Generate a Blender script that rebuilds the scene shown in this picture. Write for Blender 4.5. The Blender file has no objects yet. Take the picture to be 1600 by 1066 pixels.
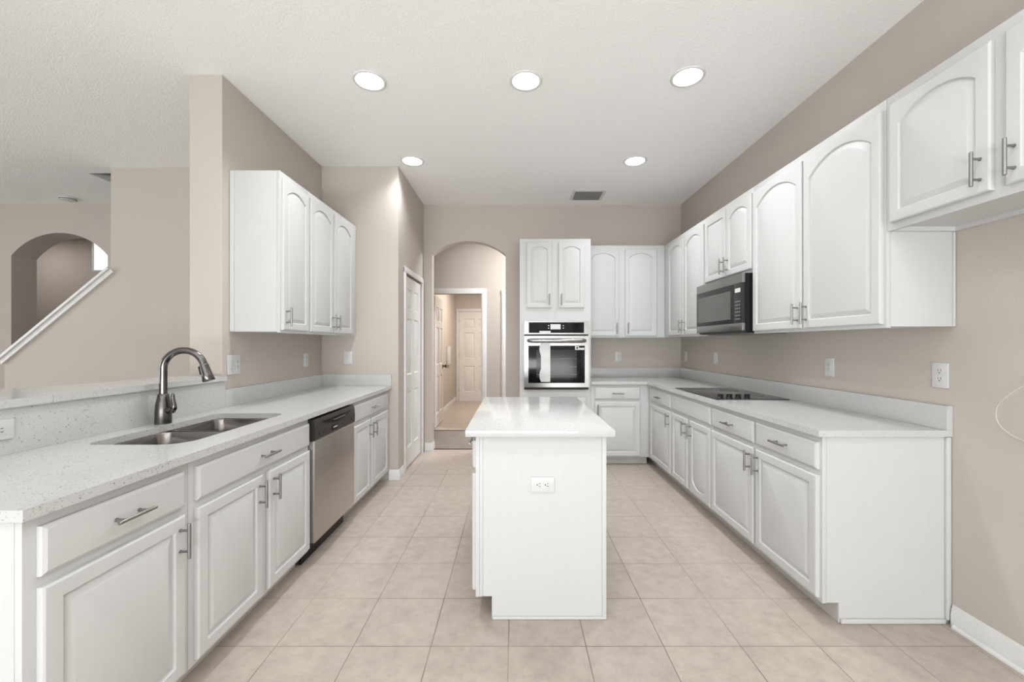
import bpy, bmesh, math, random
from mathutils import Vector, Matrix
random.seed(7)
SC = bpy.context.scene
COL = SC.collection
PI = math.pi

# ------------------------------------------------------------------ camera
cd = bpy.data.cameras.new('camera')
cam = bpy.data.objects.new('camera', cd); COL.objects.link(cam)
cam.location = (0, 0, 1.32); cam.rotation_euler = (PI / 2, 0, 0)
cd.sensor_width = 36; cd.sensor_fit = 'HORIZONTAL'
cd.lens = 36 * 643 / 1600
cd.shift_x = -5 / 1600; cd.shift_y = 5 / 1600
cd.clip_start = 0.02; cd.clip_end = 100
SC.camera = cam

# ------------------------------------------------------------------ view, world, daylight
SC.view_settings.view_transform = 'Standard'
SC.view_settings.look = 'None'
SC.view_settings.gamma = 1
SC.view_settings.use_curve_mapping = False
SC.view_settings.exposure = 0.42
SC.cycles.use_denoising = True
SC.cycles.max_bounces = 10
SC.cycles.diffuse_bounces = 6
SC.cycles.sample_clamp_indirect = 6

w = bpy.data.worlds.new('world'); SC.world = w; w.use_nodes = True
w.node_tree.nodes['Background'].inputs[0].default_value = (0.95, 0.985, 1.0, 1)
w.node_tree.nodes['Background'].inputs[1].default_value = 0.9

LAMP_W = 8.0          # each recessed ceiling lamp
def area(name, loc, rot, sx, sy, power, col=(1, 1, 1)):
    ld = bpy.data.lights.new(name, 'AREA'); ld.shape = 'RECTANGLE'
    ld.size = sx; ld.size_y = sy; ld.energy = power; ld.color = col
    o = bpy.data.objects.new(name, ld); COL.objects.link(o)
    o.location = loc; o.rotation_euler = rot
    return o
# daylight through the wide glass doors behind the camera and the living-room windows, plus one added uplight
area('daylight_rear', (-0.6, -3.95, 1.35), (PI / 2, 0, 0), 4.8, 2.3, 24, (0.91, 0.975, 1.0))
area('rear_fill_uplight', (-0.6, -3.9, 0.6), (PI / 2 + 1.1, 0, 0), 4.8, 1.0, 290, (0.93, 0.98, 1.0))  # added fill aimed upward to brighten the ceiling; no known source
area('daylight_side', (-8.4, 0.6, 1.5), (PI / 2, 0, -PI / 2), 4.6, 2.1, 74, (0.91, 0.975, 1.0))
# the ceiling lamps of the rows behind the camera
for lx, ly in ((-.97, .9), (.07, .9), (1.05, .9), (-.97, -1.0), (.6, -1.0)):
    lo = area('ceiling_lamp', (lx, ly, 3.03), (0, 0, 0), .16, .16, LAMP_W * .5, (0.95, .985, 1.0))
    lo.data.spread = math.radians(150)
# ceiling lamps of the hall and laundry, out of the photo's sight
area('hall_lamp', (0.7, 5.75, 3.0), (0, 0, 0), 0.3, 0.3, 62, (0.96, 0.98, 1.0))
area('laundry_lamp', (-0.4, 7.9, 2.66), (0, 0, 0), 0.5, 0.5, 42, (1.0, 0.90, 0.80))

area('lobby_fill', (-7.4, 5.9, 3.0), (0, 0, 0), .3, .3, 7, (1.0, .97, .94))  # unseen fill light, added so the lobby beyond the arch isn't black

# ------------------------------------------------------------------ materials
def new_mat(name):
    m = bpy.data.materials.new(name); m.use_nodes = True
    nt = m.node_tree; p = nt.nodes['Principled BSDF']
    return m, nt, p
def N(nt, t, **kw):
    n = nt.nodes.new(t)
    for k, v in kw.items(): setattr(n, k, v)
    return n
def coords(nt, scale=(1, 1, 1)):
    tc = N(nt, 'ShaderNodeTexCoord'); mp = N(nt, 'ShaderNodeMapping')
    mp.inputs['Scale'].default_value = scale
    nt.links.new(tc.outputs['Object'], mp.inputs['Vector'])
    return mp.outputs['Vector']
def noise(nt, vec, scale, detail=2, rough=.5):
    n = N(nt, 'ShaderNodeTexNoise'); n.inputs['Scale'].default_value = scale
    n.inputs['Detail'].default_value = detail; n.inputs['Roughness'].default_value = rough
    nt.links.new(vec, n.inputs['Vector']); return n.outputs['Fac']
def ramp(nt, fac, stops):
    r = N(nt, 'ShaderNodeValToRGB'); e = r.color_ramp.elements
    while len(e) < len(stops): e.new(0.5)
    for i, (p, c) in enumerate(stops):
        e[i].position = p; e[i].color = (c[0], c[1], c[2], 1) if len(c) == 3 else c
    nt.links.new(fac, r.inputs['Fac']); return r.outputs['Color']
def bump(nt, p, h, strength, dist):
    b = N(nt, 'ShaderNodeBump'); b.inputs['Strength'].default_value = strength
    b.inputs['Distance'].default_value = dist
    nt.links.new(h, b.inputs['Height']); nt.links.new(b.outputs['Normal'], p.inputs['Normal'])
def mixc(nt, fac, a, b):
    m = N(nt, 'ShaderNodeMix', data_type='RGBA')
    for s, v in ((0, fac), (6, a), (7, b)):
        if isinstance(v, tuple): m.inputs[s].default_value = (v[0], v[1], v[2], 1)
        elif isinstance(v, (int, float)): m.inputs[s].default_value = v
        else: nt.links.new(v, m.inputs[s])
    return m.outputs[2]
def math_(nt, op, a, b=None):
    m = N(nt, 'ShaderNodeMath', operation=op)
    for s, v in ((0, a), (1, b)):
        if v is None: continue
        if isinstance(v, (int, float)): m.inputs[s].default_value = v
        else: nt.links.new(v, m.inputs[s])
    return m.outputs[0]
def plain(name, c, rough=.5, metal=0.0, spec=.5):
    m, nt, p = new_mat(name)
    v = coords(nt)
    f = noise(nt, v, 14, 3)
    col = ramp(nt, f, [(.3, tuple(x * .97 for x in c)), (.7, tuple(min(1, x * 1.03) for x in c))])
    nt.links.new(col, p.inputs['Base Color'])
    p.inputs['Roughness'].default_value = rough; p.inputs['Metallic'].default_value = metal
    p.inputs['Specular IOR Level'].default_value = spec
    return m
def wall_paint(name, c):
    m, nt, p = new_mat(name)
    v = coords(nt)
    f = noise(nt, v, 1.3, 3)
    nt.links.new(ramp(nt, f, [(.3, tuple(x * .985 for x in c)), (.7, tuple(x * 1.015 for x in c))]), p.inputs['Base Color'])
    p.inputs['Roughness'].default_value = .62; p.inputs['Specular IOR Level'].default_value = .3
    bump(nt, p, noise(nt, v, 95, 3, .6), .22, .004)
    return m
def ceiling_mat():
    m, nt, p = new_mat('ceiling_knockdown')
    v = coords(nt)
    p.inputs['Base Color'].default_value = (.92, .915, .905, 1)
    p.inputs['Roughness'].default_value = .85; p.inputs['Specular IOR Level'].default_value = .15
    f = ramp(nt, noise(nt, v, 110, 4, .65), [(.40, (0, 0, 0)), (.64, (1, 1, 1))])
    bump(nt, p, f, .42, .005)
    return m
def cabinet_mat(name, c, axis_scale):
    m, nt, p = new_mat(name)
    v = coords(nt, axis_scale)
    g = noise(nt, v, 1.0, 4, .6)
    fine = noise(nt, coords(nt), 9, 3)
    col = ramp(nt, g, [(.25, tuple(x * .98 for x in c)), (.5, c), (.8, tuple(min(1, x * 1.02) for x in c))])
    col2 = mixc(nt, math_(nt, 'MULTIPLY', fine, .10), col, tuple(x * .93 for x in c))
    nt.links.new(col2, p.inputs['Base Color'])
    p.inputs['Roughness'].default_value = .46; p.inputs['Specular IOR Level'].default_value = .35
    bump(nt, p, g, .12, .0015)
    return m
def quartz_mat():
    m, nt, p = new_mat('speckled_quartz')
    v = coords(nt)
    base = mixc(nt, noise(nt, v, 6, 4), (.54, .539, .533), (.485, .484, .478))
    col = base
    for scale, thr, c in ((125, .22, (.15, .14, .125)), (200, .28, (.30, .285, .26)), (140, .13, (.74, .74, .73))):
        vo = N(nt, 'ShaderNodeTexVoronoi'); vo.inputs['Scale'].default_value = scale
        nt.links.new(v, vo.inputs['Vector'])
        sep = N(nt, 'ShaderNodeSeparateColor'); nt.links.new(vo.outputs['Color'], sep.inputs[0])
        pick = math_(nt, 'GREATER_THAN', sep.outputs[0], .70)
        size = math_(nt, 'MULTIPLY', sep.outputs[1], thr * 1.6)
        inside = math_(nt, 'LESS_THAN', vo.outputs['Distance'], size)
        col = mixc(nt, math_(nt, 'MULTIPLY', math_(nt, 'MULTIPLY', pick, inside), .75), col, c)
    nt.links.new(col, p.inputs['Base Color'])
    p.inputs['Roughness'].default_value = .14; p.inputs['Specular IOR Level'].default_value = .5
    return m
def tile_mat(name, size, x0, y0, c1, c2):
    m, nt, p = new_mat(name)
    tc = N(nt, 'ShaderNodeTexCoord'); sp = N(nt, 'ShaderNodeSeparateXYZ')
    nt.links.new(tc.outputs['Object'], sp.inputs[0])
    u = math_(nt, 'DIVIDE', math_(nt, 'SUBTRACT', sp.outputs[0], x0), size)
    vv = math_(nt, 'DIVIDE', math_(nt, 'SUBTRACT', sp.outputs[1], y0), size)
    def edge(q):
        f = math_(nt, 'FRACT', q)
        return math_(nt, 'MINIMUM', f, math_(nt, 'SUBTRACT', 1.0, f))
    e = math_(nt, 'MINIMUM', edge(u), edge(vv))
    line = math_(nt, 'LESS_THAN', e, .0018 / size)
    cell = N(nt, 'ShaderNodeCombineXYZ')
    nt.links.new(math_(nt, 'FLOOR', u), cell.inputs[0]); nt.links.new(math_(nt, 'FLOOR', vv), cell.inputs[1])
    wn = N(nt, 'ShaderNodeTexWhiteNoise', noise_dimensions='2D'); nt.links.new(cell.outputs[0], wn.inputs['Vector'])
    vec = coords(nt)
    off = N(nt, 'ShaderNodeVectorMath', operation='ADD'); nt.links.new(vec, off.inputs[0]); nt.links.new(wn.outputs['Color'], off.inputs[1])
    cloud = noise(nt, off.outputs[0], 15, 6, .68)
    body = ramp(nt, cloud, [(.3, c2), (.62, c1)])
    body = mixc(nt, math_(nt, 'MULTIPLY', noise(nt, off.outputs[0], 34, 5, .75), .45), body, tuple(x * .80 for x in c1))
    body = mixc(nt, math_(nt, 'MULTIPLY', wn.outputs['Value'], .12), body, tuple(x * .86 for x in c2))
    dirt = noise(nt, vec, 1.1, 3)
    grout = ramp(nt, dirt, [(.40, (.10, .08, .065)), (.62, (.33, .27, .22))])
    nt.links.new(mixc(nt, line, body, grout), p.inputs['Base Color'])
    p.inputs['Roughness'].default_value = .36; p.inputs['Specular IOR Level'].default_value = .42
    h = math_(nt, 'SUBTRACT', 1.0, line)
    bump(nt, p, math_(nt, 'ADD', h, math_(nt, 'MULTIPLY', cloud, .25)), .3, .002)
    return m
def metal_mat(name, c, rough, sc):
    m, nt, p = new_mat(name)
    v = coords(nt, sc)
    f = noise(nt, v, 1, 3)
    nt.links.new(ramp(nt, f, [(.3, tuple(x * .92 for x in c)), (.7, c)]), p.inputs['Base Color'])
    p.inputs['Metallic'].default_value = 1.0; p.inputs['Roughness'].default_value = rough
    bump(nt, p, f, .05, .0005)
    return m
def emit_mat(name, c, s):
    m, nt, p = new_mat(name)
    p.inputs['Base Color'].default_value = (.9, .9, .9, 1)
    p.inputs['Emission Color'].default_value = (c[0], c[1], c[2], 1)
    p.inputs['Emission Strength'].default_value = s
    return m
def plank_mat():
    m, nt, p = new_mat('grey_brown_planks')
    v = coords(nt, (4, 22, 4))
    f = noise(nt, v, 1.2, 5, .65)
    nt.links.new(ramp(nt, f, [(.3, (.13, .108, .097)), (.7, (.27, .235, .215))]), p.inputs['Base Color'])
    p.inputs['Roughness'].default_value = .45
    return m

M = {}
M['wall'] = wall_paint('greige_wall_paint', (.485, .437, .395))
M['ceiling'] = ceiling_mat()
M['cab'] = cabinet_mat('white_painted_oak', (.55, .55, .546), (90, 90, 5))
M['trim'] = plain('white_trim_paint', (.66, .655, .645), .35)
M['doorpaint'] = plain('white_door_paint', (.68, .665, .645), .4)
M['quartz'] = quartz_mat()
M['tile'] = tile_mat('beige_ceramic_tile', .3387, .648, 2.136, (.47, .405, .355), (.36, .30, .257))
M['planks'] = plank_mat()
M['steel'] = metal_mat('brushed_steel', (.50, .47, .445), .28, (3, 3, 120))
M['steel_h'] = metal_mat('brushed_steel_horizontal', (.34, .33, .32), .27, (3, 3, 150))
M['nickel'] = metal_mat('brushed_nickel', (.34, .33, .315), .34, (40, 40, 40))
M['faucet'] = metal_mat('dark_stainless', (.15, .142, .136), .22, (30, 30, 30))
M['sink'] = metal_mat('sink_steel', (.27, .25, .24), .2, (60, 60, 4))
M['black'] = plain('black_plastic', (.008, .008, .009), .3, 0, .25)
M['blackglass'] = plain('black_glass', (.004, .004, .005), .06, 0, .16)
M['cookglass'] = plain('smoked_cooktop_glass', (.05, .047, .045), .10, 0, .4)
M['greyglass'] = plain('grey_mesh_window', (.10, .097, .093), .18)
M['charcoal'] = plain('charcoal_plastic', (.028, .026, .025), .32, 0, .25)
M['ovenwindow'] = plain('smoked_oven_window', (.035, .033, .031), .1, 0, .12)
M['plastic'] = plain('white_plastic', (.58, .578, .572), .3)
M['sticker'] = plain('white_sticker', (.62, .62, .61), .45)
M['film'] = plain('clear_film_band', (.55, .54, .53), .25)
M['dark'] = plain('dark_slot', (.03, .028, .026), .6)
M['bronze'] = metal_mat('dark_bronze', (.10, .075, .06), .35, (30, 30, 30))
M['ventgrey'] = plain('vent_grey', (.20, .195, .185), .5)
M['rawwood'] = plain('unpainted_toe_board', (.52, .50, .47), .6)
M['greyend'] = cabinet_mat('grey_white_end_panel', (.47, .467, .46), (90, 90, 5))
M['lens'] = emit_mat('lamp_lens', (1.0, .98, .95), 9)
M['screen'] = plain('pale_display', (.62, .63, .60), .3)
M['cable'] = plain('grey_cable', (.45, .43, .41), .4)

# ------------------------------------------------------------------ mesh helpers
def box(bm, x0, x1, y0, y1, z0, z1, bev=0.0, seg=2):
    vs = [bm.verts.new((x, y, z)) for x in (x0, x1) for y in (y0, y1) for z in (z0, z1)]
    F = [(0, 1, 3, 2), (4, 6, 7, 5), (0, 4, 5, 1), (2, 3, 7, 6), (0, 2, 6, 4), (1, 5, 7, 3)]
    fs = [bm.faces.new([vs[i] for i in f]) for f in F]
    if bev > 0:
        es = list({e for f in fs for e in f.edges})
        bmesh.ops.bevel(bm, geom=es, offset=bev, segments=seg, profile=.6, affect='EDGES')
def loops(bm, ls, cap0=True, cap1=True, closed=True):
    rings = [[bm.verts.new(p) for p in l] for l in ls]
    n = len(rings[0])
    for a, b in zip(rings, rings[1:]):
        for i in range(n if closed else n - 1):
            j = (i + 1) % n
            bm.faces.new((a[i], a[j], b[j], b[i]))
    if cap0: bm.faces.new(list(reversed(rings[0])))
    if cap1: bm.faces.new(rings[-1])
    return rings
def tube(bm, pts, rad, n=14, caps=True):
    pts = [Vector(p) for p in pts]
    if not isinstance(rad, (list, tuple)): rad = [rad] * len(pts)
    t = (pts[1] - pts[0]).normalized()
    up = Vector((0, 0, 1)) if abs(t.z) < .9 else Vector((0, 1, 0))
    a = t.cross(up).normalized(); rs = []
    for i, p in enumerate(pts):
        if i == 0: t = (pts[1] - p)
        elif i == len(pts) - 1: t = p - pts[i - 1]
        else: t = (pts[i + 1] - p).normalized() + (p - pts[i - 1]).normalized()
        t.normalize()
        a = (a - t * a.dot(t)).normalized(); b = t.cross(a)
        rs.append([p + (a * math.cos(2 * PI * k / n) + b * math.sin(2 * PI * k / n)) * rad[i] for k in range(n)])
    loops(bm, rs, caps, caps)
def lathe(bm, prof, n=32, cx=0, cy=0):
    rs = [[(cx + r * math.cos(2 * PI * k / n), cy + r * math.sin(2 * PI * k / n), z) for k in range(n)] for r, z in prof]
    loops(bm, rs)
def prism(bm, poly, axis, a, b):
    """poly of 2-D points extruded along axis ('y': points are x,z; 'x': y,z; 'z': x,y)"""
    def P(p, t):
        return {'y': (p[0], t, p[1]), 'x': (t, p[0], p[1]), 'z': (p[0], p[1], t)}[axis]
    loops(bm, [[P(p, a) for p in poly], [P(p, b) for p in poly]])
def rrect(x0, x1, y0, y1, r, n=8):
    pts = []
    if not isinstance(r, (list, tuple)): r = [r] * 4
    for (cx, cy, a0, q) in ((x1 - r[0], y0 + r[0], -PI / 2, r[0]), (x1 - r[1], y1 - r[1], 0, r[1]),
                            (x0 + r[2], y1 - r[2], PI / 2, r[2]), (x0 + r[3], y0 + r[3], PI, r[3])):
        for k in range(n + 1):
            t = a0 + PI / 2 * k / n
            pts.append((cx + q * math.cos(t), cy + q * math.sin(t)))
    return pts
def finish(bm, name, angle=32):
    bmesh.ops.recalc_face_normals(bm, faces=bm.faces)
    me = bpy.data.meshes.new(name); bm.to_mesh(me); bm.free()
    me.polygons.foreach_set('use_smooth', [True] * len(me.polygons))
    me.set_sharp_from_angle(angle=math.radians(angle))
    return me
def obj(name, bm, mat, parent=None, loc=(0, 0, 0), rot=(0, 0, 0), angle=32):
    me = finish(bm, name, angle) if isinstance(bm, bmesh.types.BMesh) else bm
    if mat is not None and not me.materials: me.materials.append(M[mat])
    o = bpy.data.objects.new(name, me); COL.objects.link(o)
    o.parent = parent; o.location = loc; o.rotation_euler = rot
    return o
def tag(o, label, cat, group=None):
    o['label'] = label; o['category'] = cat
    if group: o['group'] = group
    return o
def thing(name, label, cat, loc, rotz=0, group=None):
    o = bpy.data.objects.new(name, None); COL.objects.link(o)
    o.empty_display_size = .1
    o.location = loc; o.rotation_euler = (0, 0, rotz)
    return tag(o, label, cat, group)
def struct(name, bm, mat, loc=(0, 0, 0), rot=(0, 0, 0), parent=None, angle=32):
    o = obj(name, bm, mat, parent, loc, rot, angle)
    if parent is None: o['kind'] = 'structure'
    return o
def B(): return bmesh.new()
def bxo(*a, **k):
    bm = B(); box(bm, *a, **k); return bm

# ------------------------------------------------------------------ room shell
CEIL = 3.05
XR = 2.055            # face of the range wall
XL = -1.88            # face of the sink wall
YB = 5.10             # face of the oven wall

def holed_wall(bm, axis, a0, a1, z0, z1, t0, t1, holes):
    """wall slab along axis 'x' (or 'y'), from a0 to a1, thickness t0..t1, with rectangular holes (a,b,za,zb)"""
    A = sorted({a0, a1, *[h[0] for h in holes], *[h[1] for h in holes]})
    Z = sorted({z0, z1, *[h[2] for h in holes], *[h[3] for h in holes]})
    for i in range(len(A) - 1):
        run = None
        for j in range(len(Z) - 1):
            am, zm = (A[i] + A[i + 1]) / 2, (Z[j] + Z[j + 1]) / 2
            if any(h[0] < am < h[1] and h[2] < zm < h[3] for h in holes):
                continue
            if axis == 'x': box(bm, A[i], A[i + 1], t0, t1, Z[j], Z[j + 1])
            else: box(bm, t0, t1, A[i], A[i + 1], Z[j], Z[j + 1])
    bmesh.ops.remove_doubles(bm, verts=bm.verts, dist=1e-5)
    # drop the inner faces shared by neighbouring boxes
    seen = {}
    for f in bm.faces: seen.setdefault(frozenset(v.index for v in f.verts), []).append(f)
    bm.verts.index_update()
    seen = {}
    for f in bm.faces: seen.setdefault(frozenset(v.index for v in f.verts), []).append(f)
    kill = [f for fs in seen.values() if len(fs) > 1 for f in fs]
    bmesh.ops.delete(bm, geom=kill, context='FACES_ONLY')

def arch_wall(x0, x1, z1, ax0, ax1, spring, apex, y0, y1, n=28):
    """wall facing -y with an arched opening from the floor up"""
    w_, r_ = (ax1 - ax0) / 2, apex - spring
    R = (w_ * w_ + r_ * r_) / (2 * r_); cx = (ax0 + ax1) / 2; cz = apex - R
    arc = []
    for k in range(n + 1):
        x = ax0 + (ax1 - ax0) * k / n
        arc.append((x, cz + math.sqrt(max(0, R * R - (x - cx) ** 2))))
    bm = B()
    front, back = {}, {}
    def V(x, z, y, d):
        key = (round(x, 5), round(z, 5))
        if key not in d: d[key] = bm.verts.new((x, y, z))
        return d[key]
    polys = [[(x0, 0), (ax0, 0), arc[0], (ax0, z1), (x0, z1)], [(ax1, 0), (x1, 0), (x1, z1), (ax1, z1), arc[-1]]]
    for a, b in zip(arc, arc[1:]):
        polys.append([a, b, (b[0], z1), (a[0], z1)])
    for p in polys:
        bm.faces.new([V(x, z, y0, front) for x, z in p])
        bm.faces.new([V(x, z, y1, back) for x, z in reversed(p)])
    ring = [(ax0, 0)] + arc + [(ax1, 0)]
    for a, b in list(zip(ring, ring[1:])) + [((x0, z1), (x0, 0)), ((x1, 0), (x1, z1))]:
        bm.faces.new((V(*a, y0, front), V(*b, y0, front), V(*b, y1, back), V(*a, y1, back)))
    return bm

# floors
struct('floor', bxo(-8.6, 2.4, -4.4, 5.172, -.10, 0), 'tile')
struct('floor_hall', bxo(-2.3, 2.4, 5.176, 6.288, -.10, 0), 'planks')
struct('floor_laundry', bxo(-1.9, 1.0, 6.292, 9.75, -.10, 0), 'tile')
struct('floor_lobby', bxo(-8.6, -2.32, 5.176, 7.0, -.10, 0), 'tile')
struct('trim_threshold', bxo(-1.03, -.12, 5.155, 5.182, .0005, .006, bev=.002), 'dark')
struct('trim_threshold_laundry', bxo(-1.278, -.519, 6.276, 6.304, .0005, .006, bev=.002), 'dark')

# ceiling with the stairwell opening
bm = B()
SX0, SX1, SY0, SY1 = -4.32, -2.35, 4.165, 5.05
X_, Y_ = [-8.6, SX0, SX1, 2.4], [-4.4, SY0, SY1, 7.0]
for i in range(3):
    for j in range(3):
        if i == 1 and j == 1: continue
        box(bm, X_[i], X_[i + 1], Y_[j], Y_[j + 1], CEIL, CEIL + .12)
struct('ceiling', bm, 'ceiling')
bm = B()
for (a, b, c, d) in ((SX0 - .1, SX0, SY0 - .1, SY1 + .1), (SX1, SX1 + .1, SY0 - .1, SY1 + .1), (SX0, SX1, SY0 - .1, SY0), (SX0, SX1, SY1, SY1 + .1)):
    box(bm, a, b, c, d, CEIL + .121, 5.2)
box(bm, SX0 - .1, SX1 + .1, SY0 - .1, SY1 + .1, 5.201, 5.25)
struct('wall_stairwell', bm, 'wall')
struct('ceiling_laundry', bxo(-1.9, 1.0, 7.001, 9.75, 2.70, 2.78), 'ceiling')

# walls
bm = B(); holed_wall(bm, 'y', -4.4, 9.0, 0, CEIL, XR, XR + .12, [])
struct('wall_right', bm, 'wall')
struct('wall_back', arch_wall(-1.135, XR - .001, CEIL, -1.031, -.119, 2.43, 2.597, YB, YB + .12), 'wall')
bm = B(); holed_wall(bm, 'y', 4.0, YB + .12, 0, CEIL, -1.255, -1.136, [(4.255, 4.985, 0, 2.06)])
box(bm, XL - .21, -1.2555, 4.0, 4.12, 0, CEIL)
box(bm, XL - .21, XL - .1, 4.121, YB + .12, 0, CEIL)
struct('wall_pantry', bm, 'wall')
bm = B(); box(bm, XL - .21, XL, 2.64, 3.999, 0, CEIL, bev=.006); struct('wall_left', bm, 'wall')
struct('wall_half', bxo(XL - .21, XL, .98, 2.638, 0, 1.086), 'wall')
# hall and laundry
bm = B(); holed_wall(bm, 'x', -2.3, XR - .001, 0, CEIL, 6.27, 6.39, [(-1.28, -.517, 0, 2.09), (-.146, .62, 0, 2.09)])
struct('wall_hall', bm, 'wall')
struct('wall_hall_end', bxo(-2.42, -2.301, 5.0, 7.0, 0, CEIL), 'wall')
struct('wall_laundry', bxo(-1.50, -1.386, 6.391, 9.58, 0, 2.70), 'wall')
struct('wall_laundry_side', bxo(.50, .60, 6.43, 9.58, 0, 2.70), 'wall')
bm = B(); holed_wall(bm, 'x', -1.5, .6, 0, 2.70, 9.581, 9.70, [(-1.315, -.495, 0, 2.085)])
struct('wall_laundry_back', bm, 'wall')
struct('wall_closet', bxo(-.3, .45, 6.425, 6.43, 0, 2.2), 'wall')
# living room and stairs
bm = B()
prism(bm, [(-5.0, 0), (XL - .211, 0), (XL - .211, CEIL), (-3.96, CEIL), (-3.96, 2.03), (-5.0, 1.135)], 'y', 4.03, 4.15)
struct('wall_stair', bm, 'wall')
struct('wall_far', arch_wall(-8.499, XL - .215, CEIL, -6.197, -5.01, 2.41, 2.69, 5.06, 5.33), 'wall')
bm = B(); holed_wall(bm, 'x', -8.499, -2.43, 0, CEIL, 6.6, 6.628, [(-6.80, -5.7, 2.49, 2.98)])
struct('wall_lobby', bm, 'wall')
bm = B(); holed_wall(bm, 'y', -4.4, 7.0, 0, CEIL, -8.62, -8.5, [(-1.7, 2.9, .45, 2.55)])
struct('wall_living', bm, 'wall')
bm = B(); holed_wall(bm, 'x', -8.499, XR - .001, 0, CEIL, -4.12, -4.0, [(-3.0, 1.8, 0.05, 2.5)])
struct('wall_rear', bm, 'wall')
# stair cap rail
bm = B()
s = .861
L0, L1 = (-5.05, 1.168), (-3.955, 2.072)
dx, dz = L1[0] - L0[0], L1[1] - L0[1]; ln = math.hypot(dx, dz); ux, uz = dx / ln, dz / ln; nx, nz = uz, -ux
def capq(o0, o1, y0, y1, a=0, b=0):
    P = [(L0[0] + ux * a + nx * o0, L0[1] + uz * a + nz * o0), (L1[0] - ux * b + nx * o0, L1[1] - uz * b + nz * o0),
         (L1[0] - ux * b + nx * o1, L1[1] - uz * b + nz * o1), (L0[0] + ux * a + nx * o1, L0[1] + uz * a + nz * o1)]
    prism(bm, P, 'y', y0, y1)
capq(0, .022, 3.985, 4.20); capq(.0225, .062, 4.004, 4.0285, .01, .0)
struct('trim_stair_cap', bm, 'trim')

# window high in the lobby
win = struct('window_1', B(), None)
def frame_bm(x0, x1, z0, z1, y0, y1, t):
    b = B()
    box(b, x0, x1, y0, y1, z0, z0 + t); box(b, x0, x1, y0, y1, z1 - t, z1)
    box(b, x0, x0 + t, y0, y1, z0 + t, z1 - t); box(b, x1 - t, x1, y0, y1, z0 + t, z1 - t)
    return b
win.data = finish(frame_bm(-6.799, -5.701, 2.491, 2.979, 6.603, 6.625, .02), 'window_1'); win.data.materials.append(M['trim'])
m, nt, p = new_mat('window_pane'); p.inputs['Transmission Weight'].default_value = 1; p.inputs['Roughness'].default_value = .0
p.inputs['IOR'].default_value = 1.02; p.inputs['Base Color'].default_value = (1, 1, 1, 1); M['pane'] = m
obj('pane', bxo(-6.777, -5.723, 6.612, 6.616, 2.513, 2.957), 'pane', win)

# baseboards
def baseboard(name, pts, h=.10, t=.014, mat='trim'):
    """profile swept along floor points; the room is on the left hand of the path"""
    prof = [(0, .001), (t, .001), (t, h * .62), (t * .78, h * .70), (t * .78, h * .80), (t * .45, h * .90), (t * .35, h), (0, h)]
    bm = B(); rs = []
    P = [Vector((a, b, 0)) for a, b in pts]
    for i, q in enumerate(P):
        d0 = (q - P[i - 1]).normalized() if i else None
        d1 = (P[i + 1] - q).normalized() if i < len(P) - 1 else None
        if d0 is None: d0 = d1
        if d1 is None: d1 = d0
        n0, n1 = Vector((-d0.y, d0.x, 0)), Vector((-d1.y, d1.x, 0))
        nn = (n0 + n1) / max(.2, 1 + n0.dot(n1))
        rs.append([q + nn * u + Vector((0, 0, v)) for u, v in prof])
    loops(bm, rs)
    return struct(name, bm, mat)
baseboard('baseboard_right', [(XR - .001, -3.9), (XR - .001, 1.928)])
baseboard('baseboard_pantry', [(-1.134, 4.193), (-1.134, 3.999), (-1.225, 3.999)])
baseboard('baseboard_arch', [(-1.0305, 5.215), (-1.0305, 5.099), (-1.12, 5.099)])
baseboard('baseboard_laundry', [(-1.385, 9.57), (-1.385, 6.42)])
baseboard('baseboard_hall', [(-.212, 6.269), (-.437, 6.269)])
bm = B(); prism(bm, [(.001, .001), (.0165, .001), (.015, .010), (.010, .0155), (.001, .0175)], 'y', -3.9, 1.91)
struct('trim_shoe', bm, 'trim', (XR - .016, 0, 0), (0, 0, 0)).scale = (-1, 1, 1)

# door casings
def casing(name, a0, a1, top, face, facing, w=.062, t=.016):
    """flat moulded casing round an opening a0..a1 on a wall face; facing '-y' or '+x'"""
    bm = B()
    def put(u0, u1, z0, z1):
        for k, (ins, th) in enumerate(((0, t * .65), (.012, t))):
            i0 = ins
            if facing == '-y': box(bm, u0 + (i0 if u1 - u0 < .2 else 0), u1 - (i0 if u1 - u0 < .2 else 0), face - th, face - .0005, z0, z1 - (i0 if z1 - z0 < .2 else 0), bev=.0025)
            else: box(bm, face + .0005, face + th, u0 + (i0 if u1 - u0 < .2 else 0), u1 - (i0 if u1 - u0 < .2 else 0), z0, z1 - (i0 if z1 - z0 < .2 else 0), bev=.0025)
    put(a0 - w, a0, .001, top); put(a1, a1 + w, .001, top); put(a0 - w, a1 + w, top, top + w)
    return struct(name, bm, 'trim')
casing('trim_pantry_casing', 4.256, 4.984, 2.06, -1.136, '+x')
casing('trim_hall_casing', -1.279, -.517, 2.09, 6.27, '-y', .08)
casing('trim_closet_casing', -.146, .62, 2.09, 6.27, '-y', .064)
casing('trim_laundry_casing', -1.314, -.496, 2.085, 9.581, '-y', .06)

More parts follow.
